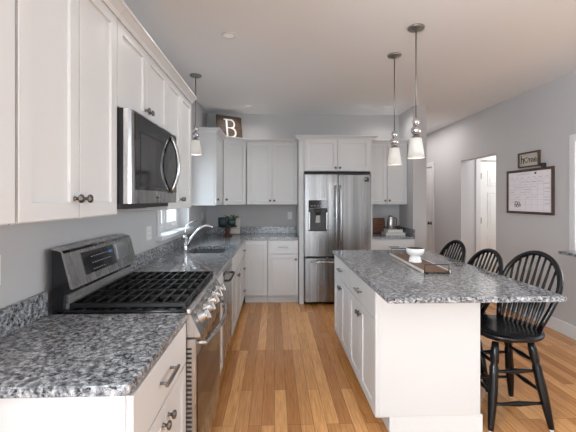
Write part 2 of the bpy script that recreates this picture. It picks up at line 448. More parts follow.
def two(w, z0=.12, z1=ZD, kz=None):
    hw = w / 2 - .004; h = z1 - z0 - .004; kz = h - .07 if kz is None else kz
    return [('door', .003, z0, hw, h, hw - .032, kz), ('door', w / 2 + .001, z0, hw, h, .032, kz)]
T = frame_T((XF, 1.045, 0), LEFT); w = .622
base_cab('white base cabinet before the range, with one wide drawer above two doors', T, w, .60, [('drawer', .003, ZD, w - .006, TH, .16)] + two(w))
T = frame_T((XF, 2.436, 0), LEFT); w = .418
base_cab('narrow white base cabinet squeezed between range and dishwasher', T, w, .60, [('drawer', .003, ZD, w - .006, TH, 0), ('door', .003, .12, w - .006, DH, w - .04, DH - .08)])
T = frame_T((XF, 3.482, 0), LEFT); w = .914
base_cab('white sink base cabinet with two doors under the sink', T, w, .60, [('drawer', .003, ZD, w - .006, TH, 0)] + two(w), top=.69)
T = frame_T((XF, 4.40, 0), LEFT); w = .55
base_cab('white three-drawer base cabinet in the inside corner beyond the sink', T, w, .60, [('drawer', .003, ZD, w - .006, TH, .10), ('drawer', .003, .41, w - .006, .272, .10), ('drawer', .003, .12, w - .006, .282, .10)])
# back run
YB = 4.985
T = frame_T((-.412, YB, 0), BACK); w = .316
c = base_cab('white corner base cabinet with one tall plain door, beside the inside corner', T, w, .612, [('door', .003, .12, w - .006, .752)])
T = frame_T((-.094, YB, 0), BACK); w = .422
base_cab('white base cabinet between the corner and the refrigerator, drawer over one door', T, w, .612, [('drawer', .003, ZD, w - .006, TH, .14), ('door', .003, .12, w - .006, DH, w - .04, DH - .07)])
T = frame_T((1.348, YB, 0), BACK); w = .600
base_cab('white base cabinet in the nook beside the partition wall', T, w, .612, [('drawer', .003, ZD, w - .006, TH, .14)] + two(w))

# upper cabinets ------------------------------------------------------------
ZU0, ZU1, ZK = 1.361, 2.266, 2.306
XU = -.732                       # upper carcass face on the left wall; doors at -.712
def upper_cab(label, T, w, depth, z0, doors, group='white wall cabinets', ends=(0, 0), z1=ZU1):
    c = thing('wall_cabinet', label, 'cabinet', T @ Vector((w / 2, depth / 2, z0)), group)
    build('carcass', MB().box(.0008, w - .0008, .001, depth, z0, z1, 0, T), M_cab, c)
    for d in doors: add_door(c, T, *d)
    return c
CR = [(0, 0), (.0, -.006), (.008, -.010), (.016, .010), (.040, .030), (.048, .034), (.048, .046), (0, .046)]
def crown(c, T, x0, x1, z=ZU1 - .006, m0=0, m1=0, scale=1.0):
    """crown moulding along local x; m = mitre slope at each end (offset per unit of projection)"""
    n = len(CR); vs = []
    for (p, q) in CR: vs.append((x0 + m0 * p * scale, -DT - p * scale + .001, z + q * scale))
    for (p, q) in CR: vs.append((x1 + m1 * p * scale, -DT - p * scale + .001, z + q * scale))
    fs = [tuple(range(n)), tuple(range(2 * n - 1, n - 1, -1))] + [(i, (i + 1) % n, n + (i + 1) % n, n + i) for i in range(n)]
    mb = MB(); mb.faces(vs, fs, T); return mb
def doors2(w, z0, z1, kz=.07):
    h = z1 - z0 - .006; hw = w / 2 - .003
    return [(.0015, z0 + .003, hw, h, hw - .030, kz), (w / 2 + .0015, z0 + .003, hw, h, .030, kz)]
DL = .302
def left_upper(label, y0, w, z0=ZU0, depth=DL, kz=.07):
    T = frame_T((XU, y0, 0), LEFT)
    c = upper_cab(label, T, w, depth, z0, doors2(w, z0, ZU1, kz)); build('crown', crown(c, T, 0, w), M_cab, c); return c
left_upper('white wall cabinet cut off by the picture edge, nearest the camera', .37, .655)
left_upper('tall white wall cabinet with two doors next to the microwave', 1.032, .636)
left_upper('short white wall cabinet with two doors above the microwave', 1.670, .764, 1.853, DL, .065)
T = frame_T((XU, 2.436, 0), LEFT); w = .70
c = left_upper('white wall cabinet between the microwave and the window', 2.436, w)
# left wall beyond the window
T = frame_T((XU, 4.455, 0), LEFT); w = .56
c = upper_cab('white wall cabinet beyond the window, shiny side panel facing the room', T, w, DL, ZU0, [(.003, ZU0 + .003, w - .01, ZU1 - ZU0 - .006, .035, .07)])
build('crown', crown(c, T, 0, w + .02, m0=-1, m1=-.4), M_cab, c)
# the crown returns along the side panel
T2 = frame_T((-1.039, 4.455 + DT, 0), BACK)
build('crown_return', crown(c, T2, 0, .327, m1=1), M_cab, c)
# diagonal corner cabinet
A = Vector((-.722, 5.02, 0)); B = Vector((-.42, 5.262, 0)); d = B - A; ang = math.atan2(d.y, d.x); w = d.length
T = frame_T(A, ang)
c = thing('wall_cabinet', 'white corner wall cabinet set at an angle, wooden letter sign on top', 'cabinet', (-.75, 5.3, ZU0), 'white wall cabinets')
build('carcass', MB().prism([(-1.038, 5.0165), (-.735, 5.0165), (A.x, A.y + .002), (B.x, B.y + .002), (-.405, 5.285), (-.405, 5.598), (-1.038, 5.598)], ZU0, ZU1, 'z'), M_cab, c)
add_door(c, T, .01, ZU0 + .003, w - .02, ZU1 - ZU0 - .006, .04, .07)
build('crown', crown(c, T, -.005, w + .01, m0=.1, m1=.15), M_cab, c)
# back wall uppers
T = frame_T((-.402, 5.27, 0), BACK); w = .735
c = upper_cab('white two-door wall cabinet between the corner cabinet and the refrigerator', T, w, .328, ZU0, doors2(w, ZU0, ZU1, .055))
build('crown', crown(c, T, 0, w), M_cab, c)
T = frame_T((1.350, 5.27, 0), BACK); w = .598
c = upper_cab('white two-door wall cabinet in the nook beside the partition wall', T, w, .328, ZU0, doors2(w, ZU0, ZU1, .055))
build('crown', crown(c, T, 0, w), M_cab, c)
# refrigerator enclosure
c = thing('refrigerator_cabinet', 'white cabinet with two short doors over the refrigerator, with tall side panels', 'cabinet', (.86, 5.25, 0))
YF = 4.94
build('side_panel', MB().box(.336, .398, YF, 5.598, .001, ZU1), M_cab, c)
build('side_panel', MB().box(1.322, 1.346, YF, 5.598, .001, ZU1), M_cab, c)
build('carcass', MB().box(.399, 1.321, YF + .001, 5.598, 1.822, ZU1), M_cab, c)
T = frame_T((.336, YF, 0), BACK)
w = 1.010
for dd in ((.075, 1.832, .448, ZU1 - 1.838, .418, .035), (.526, 1.832, .448, ZU1 - 1.838, .030, .035)): add_door(c, T, *dd)
build('crown', crown(c, T, -.02, w + .02, m0=-1, m1=1), M_cab, c)
build('crown_return', crown(c, frame_T((.336 + DT - .001, 5.26, 0), ISL), 0, .325, m1=1), M_cab, c)
build('crown_return', crown(c, frame_T((1.346 - DT + .001, YF - .005, 0), LEFT), 0, .325, m0=-1), M_cab, c)

# ---------------------------------------------------------------- countertops
def slab(outer, holes, z0, z1, bev=.004):
    mb = MB(); b = mb.b
    for z in (z0, z1):
        es = []
        for loop in [outer] + holes:
            vs = [b.verts.new((x, y, z)) for x, y in loop]
            es += [b.edges.new((vs[i], vs[(i + 1) % len(vs)])) for i in range(len(vs))]
        bmesh.ops.triangle_fill(b, use_beauty=True, use_dissolve=True, edges=es)
    for loop in [outer] + holes:
        n = len(loop); mb.faces([(x, y, z0) for x, y in loop] + [(x, y, z1) for x, y in loop], [(i, (i + 1) % n, n + (i + 1) % n, n + i) for i in range(n)])
    bmesh.ops.remove_doubles(b, verts=b.verts, dist=1e-5)
    if bev:
        bmesh.ops.recalc_face_normals(b, faces=b.faces)
        es = [e for e in b.edges if len(e.link_faces) == 2 and e.calc_face_angle(0) > 1.2 and abs(e.verts[0].co.z - e.verts[1].co.z) < 1e-4]
        bmesh.ops.bevel(b, geom=es, offset=bev, segments=2, affect='EDGES')
    return mb
def rounded(x0, x1, y0, y1, r, n=5):
    P = []
    for cx, cy, a0 in ((x1 - r, y1 - r, 0), (x0 + r, y1 - r, PI / 2), (x0 + r, y0 + r, PI), (x1 - r, y0 + r, 3 * PI / 2)):
        for i in range(n + 1): P.append((cx + r * math.cos(a0 + i * PI / 2 / n), cy + r * math.sin(a0 + i * PI / 2 / n)))
    return P
XC = -.398; Z0, Z1 = .8845, .915
c = thing('countertop', 'speckled grey granite countertop before the range, in the lower corner of the photo', 'countertop', (-.72, 1.35, Z0), 'granite countertops')
build('slab', slab([(-1.0385, 1.018), (XC - .02, 1.018), (XC - .006, 1.024), (XC, 1.038), (XC, 1.668), (-1.0385, 1.668)], [], Z0, Z1), M_gran, c)
build('backsplash', MB().box(-1.0385, -1.018, .985, 1.668, Z1 + .0005, 1.018, .002), M_gran, c)
c = thing('countertop', 'L-shaped granite countertop around the sink and along to the refrigerator', 'countertop', (-.72, 3.9, Z0), 'granite countertops')
SX0, SX1, SY0, SY1 = -.865, -.505, 3.52, 4.06
YC = 4.955
build('slab', slab([(-1.0385, 2.437), (XC, 2.437), (XC, YC), (.334, YC), (.334, 5.5985), (-1.0385, 5.5985)], [rounded(SX0, SX1, SY0, SY1, .05)], Z0, Z1), M_gran, c)
build('backsplash', MB().box(-1.0385, -1.018, 2.437, 5.5985, Z1 + .0005, 1.018, .002), M_gran, c)
build('backsplash', MB().box(-1.0175, .334, 5.578, 5.5985, Z1 + .0005, 1.018, .002), M_gran, c)
c = thing('countertop', 'small granite countertop in the nook beside the partition wall', 'countertop', (1.66, 5.2, Z0), 'granite countertops')
build('slab', slab([(1.348, YC), (1.9485, YC), (1.9485, 5.5985), (1.348, 5.5985)], [], Z0, Z1), M_gran, c)
build('backsplash', MB().box(1.348, 1.9275, 5.578, 5.5985, Z1 + .0005, 1.018, .002), M_gran, c)
build('backsplash', MB().box(1.928, 1.9485, YC, 5.5985, Z1 + .0005, 1.018, .002), M_gran, c)
# ledge of the pass-through
tag(build('granite_ledge', slab([(2.85, .9), (3.0765, .9), (3.0765, 3.54), (2.85, 3.54)], [], .8865, .917).box(3.076, 3.26, .902, 3.578, .8865, .917), M_gran),
    'granite ledge jutting from the far wall at the picture edge, beside the calendar', 'ledge')

# ---------------------------------------------------------------- sink and faucet
c = thing('sink', 'stainless steel undermount sink below the window', 'sink', (-.685, 3.79, .70))
mb = MB(); n0 = rounded(SX0 - .004, SX1 + .004, SY0 - .004, SY1 + .004, .054); n1 = rounded(SX0 + .006, SX1 - .006, SY0 + .006, SY1 - .006, .05); n2 = rounded(SX0 + .03, SX1 - .03, SY0 + .03, SY1 - .03, .04)
L = [[(x, y, .884) for x, y in n0], [(x, y, .73) for x, y in n1], [(x, y, .705) for x, y in n2]]
vs = [p for q in L for p in q]; n = len(n0); fs = []
for k in range(2):
    for i in range(n): fs.append((k * n + i, k * n + (i + 1) % n, (k + 1) * n + (i + 1) % n, (k + 1) * n + i))
fs.append(tuple(range(2 * n, 3 * n))); mb.faces(vs, fs, None, True)
ob = build('basin', mb, mat('sink_steel', (.10, .10, .105), .45, .6), c)
build('drain', MB().lathe([(.045, 0), (.045, .003), (.035, .004), (.03, .001), (.0005, .001)], 20, Matrix.Translation((-.685, 3.79, .7055))), M_chrome, c)
c = thing('faucet', 'brushed steel faucet with an arched spout behind the sink', 'faucet', (-.90, 3.70, Z1))
fx, fy = -.905, 3.70
build('base', MB().lathe([(.030, 0), (.030, .012), (.026, .02), (.024, .05), (.025, .13), (.026, .135), (.022, .15), (.0005, .155)], 20, Matrix.Translation((fx, fy, Z1))), M_chrome, c)
sp = []
for i in range(15):
    t = i / 14; sp.append((fx + .005 + .25 * t, fy + .12 * t + .02, Z1 + .02 + .225 * math.sin(min(1, t * 1.28) * PI / 2) ** .8 - (.025 * max(0, (t - .70) / .3) ** 2)))
build('spout', MB().tube(sp, [.0155] * 10 + [.0165, .0175, .018, .018, .016], 14), M_chrome, c)
lv = [(fx, fy, Z1 + .14), (fx - .004, fy + .005, Z1 + .20), (fx + .01, fy + .02, Z1 + .25), (fx + .045, fy + .05, Z1 + .285), (fx + .10, fy + .09, Z1 + .30)]
build('lever', MB().tube(lv, [.013, .011, .009, .008, .006], 10), M_chrome, c)

# ---------------------------------------------------------------- range
RY0, RY1 = 1.672, 2.432
c = thing('gas_range', 'stainless steel gas range with black cooktop and five knobs', 'range', (-.72, 2.05, 0))
build('body', MB().box(-1.006, -.425, RY0, RY1, .10, .912), M_enamel, c)
build('toe_kick', MB().box(-1.0, -.46, RY0 + .005, RY1 - .005, .002, .099), M_slot, c)
build('cooktop', MB().box(-.985, -.405, RY0, RY1, .9125, .928, .004), M_enamel, c)
build('front_trim', MB().box(-.404, -.385, RY0, RY1, .905, .93, .004), M_ssh, c)
# control panel
build('control_panel', MB().prism([(-.424, .800), (-.342, .800), (-.340, .812), (-.385, .904), (-.424, .904)], RY0, RY1), M_ss, c)
nrm = Vector((.092, 0, .045)).normalized()
for i in range(5):
    y = RY0 + .085 + i * (.76 - .17) / 4 * (.90) + .02
    p = Vector((-.3625, y, .858))
    Tk = Matrix.Translation(p) @ nrm.to_track_quat('Z', 'Y').to_matrix().to_4x4()
    k = build('knob', MB().lathe([(.029, -.002), (.029, .004), (.025, .006), (.024, .034), (.022, .038), (.0005, .039)], 20, Tk), M_ss, c)
    build('grip', MB().box(-.007, .007, -.024, .024, .034, .052, .003, Tk), M_ss, k)
d = build('oven_door', MB().box(-.424, -.362, RY0 + .004, RY1 - .004, .245, .792, .005), M_ss, c)
build('oven_glass', MB().box(-.3618, -.3595, RY0 + .035, RY1 - .06, .28, .70, .0015), M_glass_dark, d)
mb = MB()
for i in range(22): mb.box(-.405, -.380, RY0 + .0020, RY0 + .0039, .30 + i * .021, .309 + i * .021)
build('vent_slots', mb, M_slot, d)
hp = [(-.365, RY0 + .03, .765), (-.335, RY0 + .04, .762)]
for i in range(13):
    t = i / 12; hp.append((-.325 + .035 * math.sin(PI * t), RY0 + .05 + t * (.66), .755))
hp += [(-.335, RY1 - .04, .762), (-.365, RY1 - .03, .765)]
build('oven_handle', MB().tube(hp, .0105, 12), M_ss, c)
build('drawer', MB().box(-.424, -.365, RY0 + .004, RY1 - .004, .105, .238, .005), M_ss, c)
# backguard
build('backguard', MB().prism([(-1.006, .913), (-.955, .913), (-.952, 1.0), (-.925, 1.028), (-.965, 1.192), (-.985, 1.200), (-1.006, 1.204)], RY0, RY1), M_enamel, c)
nb = Vector((.164, 0, .04)).normalized()
gp = build('guard_panel', MB().prism([(-.925, 1.026), (-.912, 1.024), (-.916, 1.034), (-.952, 1.186), (-.962, 1.197), (-1.006, 1.2085), (-1.006, 1.2045), (-.966, 1.192)], RY0 + .0005, RY1 - .0005), M_ss, c)
ub = Vector((-.036, 0, .152)).normalized()
Tg = Matrix((( 0, ub.x, nb.x, -.934), (1, 0, 0, 2.052), (0, ub.z, nb.z, 1.11), (0, 0, 0, 1)))
build('display', MB().box(-.245, .10, -.050, .062, -.002, .0028, .001, Tg), M_glass_dark, gp)
build('clock_digits', MB().box(.035, .048, .022, .036, .003, .0036, 0, Tg).box(.052, .062, .022, .036, .003, .0036, 0, Tg).box(.066, .076, .022, .036, .003, .0036, 0, Tg), M_ledblue, gp)
mb = MB()
for r_ in range(3):
    for k in range(8 if r_ else 5): mb.box(-.165 + k * .027, -.150 + k * .027, -.036 + r_ * .032, -.032 + r_ * .032, .003, .0036, 0, Tg)
build('key_marks', mb, M_grey, gp)
build('badge', MB().box(.13, .255, -.035, .062, .001, .0035, .001, Tg), M_chrome, gp)
build('rear_trim', MB().prism([(-.9545, .930), (-.93, .930), (-.945, .995), (-.9515, .998)], RY0 + .02, RY1 - .02), M_ssh, c)
# burners
for (bx, by, br) in ((-.80, RY0 + .15, .040), (-.53, RY0 + .15, .048), (-.66, RY0 + .38, .052), (-.80, RY1 - .15, .036), (-.53, RY1 - .15, .050)):
    bu = build('burner', MB().lathe([(br + .022, 0), (br + .018, .003), (br, .004), (br - .002, .0055)], 24, Matrix.Translation((bx, by, .928))), M_nickel, c)
    build('burner_cap', MB().lathe([(br + .002, 0), (br + .003, .003), (br - .006, .007), (.0005, .0075)], 24, Matrix.Translation((bx, by, .9338))), M_iron, bu)
# three grates
for k in range(3):
    y0 = RY0 + .012 + k * .2465; y1 = y0 + .243; x0, x1 = -.935, -.408; mb = MB(); z0, z1 = .942, .957; q = .013
    mb.box(x0, x1, y0, y0 + q, z0 - .006, z1, .003); mb.box(x0, x1, y1 - q, y1, z0 - .006, z1, .003)
    mb.box(x0, x0 + q, y0 + q, y1 - q, z0 - .006, z1, .003); mb.box(x1 - q, x1, y0 + q, y1 - q, z0 - .006, z1, .003)
    for xx in (-.88, -.825, -.77, -.72, -.67, -.62, -.57, -.515, -.46): mb.box(xx - .005, xx + .005, y0 + q, y1 - q, z0, z1 + .004, .002)
    ym = (y0 + y1) / 2; mb.box(x0 + q, x1 - q, ym - .005, ym + .005, z0, z1 + .004, .002)
    for xx in (x0 + .006, -.67, x1 - .006):
        for yy in (y0 + .006, y1 - .006): mb.box(xx - .007, xx + .007, yy - .005, yy + .005, .928, z0 - .004)
    build('grate', mb, M_iron, c)

# ---------------------------------------------------------------- dishwasher
c = thing('dishwasher', 'stainless steel dishwasher under the counter beside the sink cabinet', 'dishwasher', (-.72, 3.17, 0))
build('body', MB().box(-1.03, -.437, 2.858, 3.478, .10, .880), M_slot, c)
build('door', MB().box(-.436, -.408, 2.860, 3.476, .115, .815, .003), M_ss, c)
build('control_strip', MB().box(-.436, -.410, 2.860, 3.476, .818, .878, .003), M_enamel, c)
build('handle', MB().tube([(-.41, 2.99, .765), (-.375, 2.995, .765), (-.368, 3.03, .765), (-.368, 3.30, .765), (-.375, 3.34, .765), (-.41, 3.345, .765)], .009, 10), M_slot, c)
build('toe_kick', MB().box(-.51, -.495, 2.860, 3.476, .002, .098), M_slot, c)

# ---------------------------------------------------------------- microwave
c = thing('microwave', 'stainless steel over-the-range microwave with dark glass door', 'microwave', (-.87, 2.05, 1.395))
build('body', MB().box(-1.035, -.722, 1.674, 2.430, 1.412, 1.850, .003), M_enamel, c)
build('underside', MB().box(-1.03, -.705, 1.674, 2.430, 1.388, 1.4115, .002), M_slot, c)
build('underside_light', MB().box(-.78, -.715, 1.80, 2.05, 1.384, 1.3875, .001), M_nickel, c)
d = build('door', MB().prism([(-.7215, 1.676), (-.688, 1.676), (-.672, 1.686), (-.662, 1.70), (-.657, 1.722), (-.654, 1.78), (-.652, 2.430), (-.7215, 2.430)], 1.412, 1.850, 'z'), M_ss, c)
build('door_edge', MB().box(-.7215, -.688, 1.6735, 1.6755, 1.412, 1.850), M_enamel, d)
build('door_glass', MB().prism([(-.6555, 1.728), (-.6535, 1.78), (-.6515, 2.424), (-.6495, 2.424), (-.6515, 1.78), (-.6535, 1.728)], 1.478, 1.842, 'z'), M_glass_dark, d)
mb = MB(); y0, y1, z0, z1 = 1.785, 2.16, 1.50, 1.765
for a in ((y0, y1, z0, z0 + .006), (y0, y1, z1 - .006, z1), (y0, y0 + .005, z0, z1), (y1 - .005, y1, z0, z1)): mb.box(-.6509, -.6490, a[0], a[1], a[2], a[3])
build('window_border', mb, M_slot, d)
hp = [(-.650, 2.285, 1.475)] + [(-.650 + .050 * math.sin(PI * (i + 1) / 13) ** .75, 2.285, 1.475 + .345 * (i + 1) / 13) for i in range(12)] + [(-.650, 2.285, 1.82)]
build('handle', MB().tube(hp, .012, 10), M_ss, d)
build('badge', MB().box(-.6525, -.6515, 2.03, 2.07, 1.438, 1.446), M_slot, d)

# ---------------------------------------------------------------- refrigerator
c = thing('refrigerator', 'stainless steel french-door refrigerator with an ice and water dispenser', 'refrigerator', (.86, 5.2, 0))
FX0, FX1, FYf = .403, 1.312, 4.875
xm = (FX0 + FX1) / 2
build('body', MB().box(FX0 + .005, FX1 - .005, FYf + .065, 5.57, .03, 1.774), M_slot, c)
for fx_ in (FX0 + .06, FX1 - .06): build('foot', MB().cyl((fx_, FYf + .12, .001), (fx_, FYf + .12, .0295), .02), M_slot, c)
DX0, DX1, DZ0, DZ1 = FX0 + .055, FX0 + .315, 1.005, 1.425
# left door around the dispenser recess: ring of blocks in one mesh
mb = MB()
mb.prism([(FX0 + .002, .665), (xm - .003, .665), (xm - .003, 1.772), (FX0 + .002, 1.772)], FYf + .045, FYf + .064, 'y')
mb2 = slab([(FX0 + .002, .665), (xm - .003, .665), (xm - .003, 1.772), (FX0 + .002, 1.772)], [[(DX0, DZ0), (DX1, DZ0), (DX1, 1.315), (DX0, 1.315)]], 0, .045, .006)
mb2.b.transform(Matrix.Translation((0, FYf + .045, 0)) @ Matrix.Rotation(PI / 2, 4, 'X'))
me = bpy.data.meshes.new('tmp'); mb2.b.to_mesh(me); mb.b.from_mesh(me); bpy.data.meshes.remove(me)
dl = build('door', mb, M_ssf, c)
build('dispenser_panel', MB().box(DX0, DX1, FYf - .003, FYf - .0003, 1.318, DZ1, .001), M_glass_dark, dl)
mb = MB()
for i in range(5): mb.box(DX0 + .03 + i * .042, DX0 + .055 + i * .042, FYf - .0036, FYf - .0031, 1.345, 1.352)
mb.box(DX0 + .21, DX0 + .235, FYf - .0036, FYf - .0031, 1.385, 1.395)
build('panel_marks', mb, M_grey, dl)
build('dispenser_recess', MB().box(DX0 + .001, DX1 - .001, FYf + .040, FYf + .0445, DZ0 + .001, 1.314), mat('recess_grey', (.05, .05, .05), .5), dl)
build('dispenser_chute', MB().lathe([(.032, 0), (.052, .09)], 16, Matrix.Translation(((DX0 + DX1) / 2, FYf + .022, 1.222)) @ Matrix.Diagonal((1, .3, 1, 1))), M_slot, dl)
build('dispenser_paddle', MB().prism([((DX0 + DX1) / 2 - .035, 1.12), ((DX0 + DX1) / 2 + .035, 1.12), ((DX0 + DX1) / 2 + .022, 1.215), ((DX0 + DX1) / 2 - .022, 1.215)], FYf + .022, FYf + .030), M_knob, dl)
build('drip_tray', MB().box(DX0 + .01, DX1 - .01, FYf + .002, FYf + .039, DZ0 + .002, DZ0 + .010), M_slot, dl)
build('dispenser_side', MB().box(DX0 + .0015, DX0 + .022, FYf + .003, FYf + .0395, DZ0 + .02, 1.26, .004), M_ss, dl)
build('dispenser_side', MB().box(DX1 - .022, DX1 - .0015, FYf + .003, FYf + .0395, DZ0 + .02, 1.26, .004), M_ss, dl)
dr = build('door', MB().box(xm + .003, FX1 - .002, FYf, FYf + .064, .665, 1.772, .006), M_ssf, c)
bd = build('badge', MB().box(FX1 - .092, FX1 - .032, FYf - .0025, FYf - .0003, 1.675, 1.735, .001), M_glass_dark, dr)
build('badge_mark', MB().box(FX1 - .088, FX1 - .062, FYf - .0031, FYf - .0026, 1.708, 1.718), M_nickel, bd)
def vhandle(x, z0, z1, par):
    hp = [(x, FYf + .002, z0), (x, FYf - .035, z0 + .015)] + [(x, FYf - .042 - .014 * math.sin(PI * t / 8), z0 + .04 + (z1 - z0 - .08) * t / 8) for t in range(9)] + [(x, FYf - .035, z1 - .015), (x, FYf + .002, z1)]
    build('handle', MB().tube(hp, .0115, 12), M_ss, par)
vhandle(xm - .032, .86, 1.62, dl); vhandle(xm + .032, .86, 1.62, dr)
dz = build('freezer_drawer', MB().box(FX0 + .002, FX1 - .002, FYf, FYf + .064, .045, .642, .006), M_ssf, c)
hp = [(FX0 + .09, FYf + .002, .595), (FX0 + .10, FYf - .035, .595)] + [(FX0 + .13 + (FX1 - FX0 - .26) * t / 8, FYf - .042 - .012 * math.sin(PI * t / 8), .595) for t in range(9)] + [(FX1 - .10, FYf - .035, .595), (FX1 - .09, FYf + .002, .595)]
build('handle', MB().tube(hp, .0115, 12), M_ss, dz)
build('hinge_cover', MB().box(FX0 + .01, FX1 - .01, FYf + .05, 5.5, 1.776, 1.800, .003), M_slot, c)

# ---------------------------------------------------------------- island
c = thing('island', 'white kitchen island with granite top, drawers and doors on the aisle side', 'island', (1.0, 2.9, 0))
IX0, IX1, IY0, IY1 = .606, 1.240, 2.16, 3.66
build('carcass', MB().box(IX0 + .022, IX1 - .001, IY0 + .021, IY1, .105, .884), M_cab, c)
ep = build('end_panel', MB().box(IX0 + .014, IX1, IY0, IY0 + .020, .121, .884, .001), M_cab, c)
build('corner_stile', MB().box(IX0, IX0 + .0135, IY0 - .004, IY0 + .024, .121, .884, .001), M_cab, c)
build('corner_stile', MB().box(IX0 + .0225, IX0 + .038, IY0 - .005, IY0 - .0005, .121, .884, .001), M_cab, ep)
build('back_panel', MB().box(IX1 + .0005, IX1 + .012, IY0, IY1, .105, .884, .001), M_cab, c)
build('toe_kick', MB().box(IX0 + .095, IX1 + .02, IY0 + .02, IY1 - .02, .001, .104), M_cab, c)
build('base_moulding', MB().box(IX0 + .088, IX1 + .030, IY0 + .005, IY0 + .0195, .001, .119, .002), M_trim, c)
build('slab', slab([(.592, 1.874), (1.557, 1.874), (1.557, 3.69), (.592, 3.69)], [], Z0, Z1, .005), M_gran, c)
ym = 2.925
for (ya, yb) in ((IY0 + .026, ym - .002), (ym + .002, IY1 - .002)):
    w = yb - ya; T = frame_T((IX0 + .021, yb, 0), ISL)
    put(c, T, [('drawer', .002, .70, w - .004, .175, .14)] + two(w, .115, .70))

# ---------------------------------------------------------------- things on the island
c = thing('serving_tray', 'long dark wooden serving tray with black wire handles, on the island', 'tray', (1.145, 2.90, Z1), None, math.radians(-2.5)); c.scale = (.86, .97, .85)
build('board', MB().box(-.10, .105, -.43, .43, .006, .022, .002), M_walnut, c, True)
build('side_strip', MB().box(-.112, -.101, -.43, .43, .004, .026, .002), M_pale, c, True)  # paler strip along each long side of the board
build('side_strip', MB().box(.106, .117, -.43, .43, .004, .026, .002), M_pale, c, True)
for s in (-1, 1):
    y = s * .432
    build('handle', MB().tube([(-.095, y, .006), (-.095, y, .075), (.10, y, .075), (.10, y, .006)], .0045, 8).tube([(-.10, y, .008), (.105, y, .008)], .005, 8), M_bronze, c, True)
    for x in (-.085, .09): build('foot', MB().lathe([(.011, .0005), (.011, .006)], 12, Matrix.Translation((x, s * .41, 0))), M_bronze, c, True)
c = thing('bowl', 'white footed bowl with dark inside standing on the wooden tray', 'bowl', (1.125, 2.86, Z1 + .0195))
T = Matrix.Translation((1.125, 2.86, Z1 + .0195))
build('bowl_body', MB().lathe([(.050, 0), (.050, .004), (.043, .035), (.037, .050), (.052, .056), (.064, .070), (.069, .086), (.069, .108), (.065, .109)], 32, T, False), M_white, c)
build('bowl_inside', MB().lathe([(.0648, .1085), (.060, .100), (.0005, .096)], 32, T, False), M_darkin, c)

# ---------------------------------------------------------------- stools
def make_stool():
    c = thing('bar_stool', 'black spindle-back bar stool at the near end of the island, seat and legs showing', 'stool', (0, 0, 0), 'black bar stools along the island')
    B_ = lambda n_, m_, mat_=M_black, par=c: build(n_, m_, mat_, par, True)
    # faces -x
    Ts = Matrix.Diagonal((1.0, 1.06, 1, 1))
    B_('seat', MB().lathe([(.0005, .554), (.16, .554), (.210, .558), (.226, .566), (.230, .577), (.226, .588), (.205, .594), (.12, .587), (.0005, .583)], 40, Ts))
    B_('swivel_plate', MB().lathe([(.13, .522), (.135, .527), (.135, .539), (.10, .5535)], 28))
    legs = {}; RB = Matrix.Rotation(math.radians(-16), 3, 'Z')
    for sx in (-1, 1):
        for sy in (-1, 1):
            a = RB @ Vector((sx * .115, sy * .115, .527)); b = RB @ Vector((sx * .192, sy * .192, .012)); legs[(sx, sy)] = (a, b)
            l_ = B_('leg', MB().rod(b, a, [(0, .016), (.04, .018), (.25, .025), (.45, .029), (.62, .026), (.70, .027), (.74, .020), (.78, .027), (.9, .025), (1, .02)], 14))
            B_('foot_glide', MB().lathe([(.011, .0005), (.012, .004), (.010, .012)], 12, Matrix.Translation((b.x, b.y, 0))), M_plast, l_)
    def at(k, z):
        a, b = legs[k]; t = (z - b.z) / (a.z - b.z); return b + (a - b) * t
    pf = [(0, .009), (.2, .010), (.42, .015), (.5, .017), (.58, .015), (.8, .010), (1, .009)]
    for k0, k1, zs in (((-1, -1), (1, -1), (.16, .35)), ((-1, 1), (1, 1), (.16, .35)), ((-1, -1), (-1, 1), (.22, .40)), ((1, -1), (1, 1), (.22, .40))):
        for z in zs: B_('stretcher', MB().rod(at(k0, z), at(k1, z), pf, 10))
    # bow back
    def P(y, z): return Vector((.145 + (z - .60) * .40, y, z))
    pts = []
    for i in range(33):
        t = i / 32; th = PI * (1.16 - 1.32 * t)
        yy = .205 * math.cos(th) ; zz = .840 + .218 * math.sin(th)
        pts.append((yy, zz))
    # legs of the bow run down and inward to the seat
    left = [(-.150, .588), (-.165, .65), (-.182, .71)]; right = [(.182, .71), (.165, .65), (.150, .588)]
    core = [p for p in pts if p[1] > .765]
    path = [P(y, z) for y, z in left + core + right]
    B_('bow', MB().tube(path, [.015] + [.0175] * (len(path) - 2) + [.015], 12))
    for i in range(8):
        f = (i - 3.5) / 3.5
        yb_ = f * .118; yt = f * .155; zt = .840 + .218 * math.sqrt(max(0, 1 - (yt / .205) ** 2)) - .004
        b0 = Vector((.135, yb_, .585)); b1 = P(yt, zt)
        B_('spindle', MB().rod(b0, b1, [(0, .008), (.10, .008), (.28, .0135), (.36, .014), (.48, .011), (.7, .0085), (1, .008)], 10))
    return c
st = make_stool(); st.location = (1.52, 2.37, .0); st.rotation_euler = (0, 0, math.radians(16))
dup(st, (1.425, 2.845, 0), 'black spindle-back bar stool in the middle of the three along the island', math.radians(5)).scale = (1, 1, .962)
dup(st, (1.42, 3.38, 0), 'black spindle-back bar stool at the far end of the island, by the white doorway', math.radians(3)).scale = (1, 1, .975)

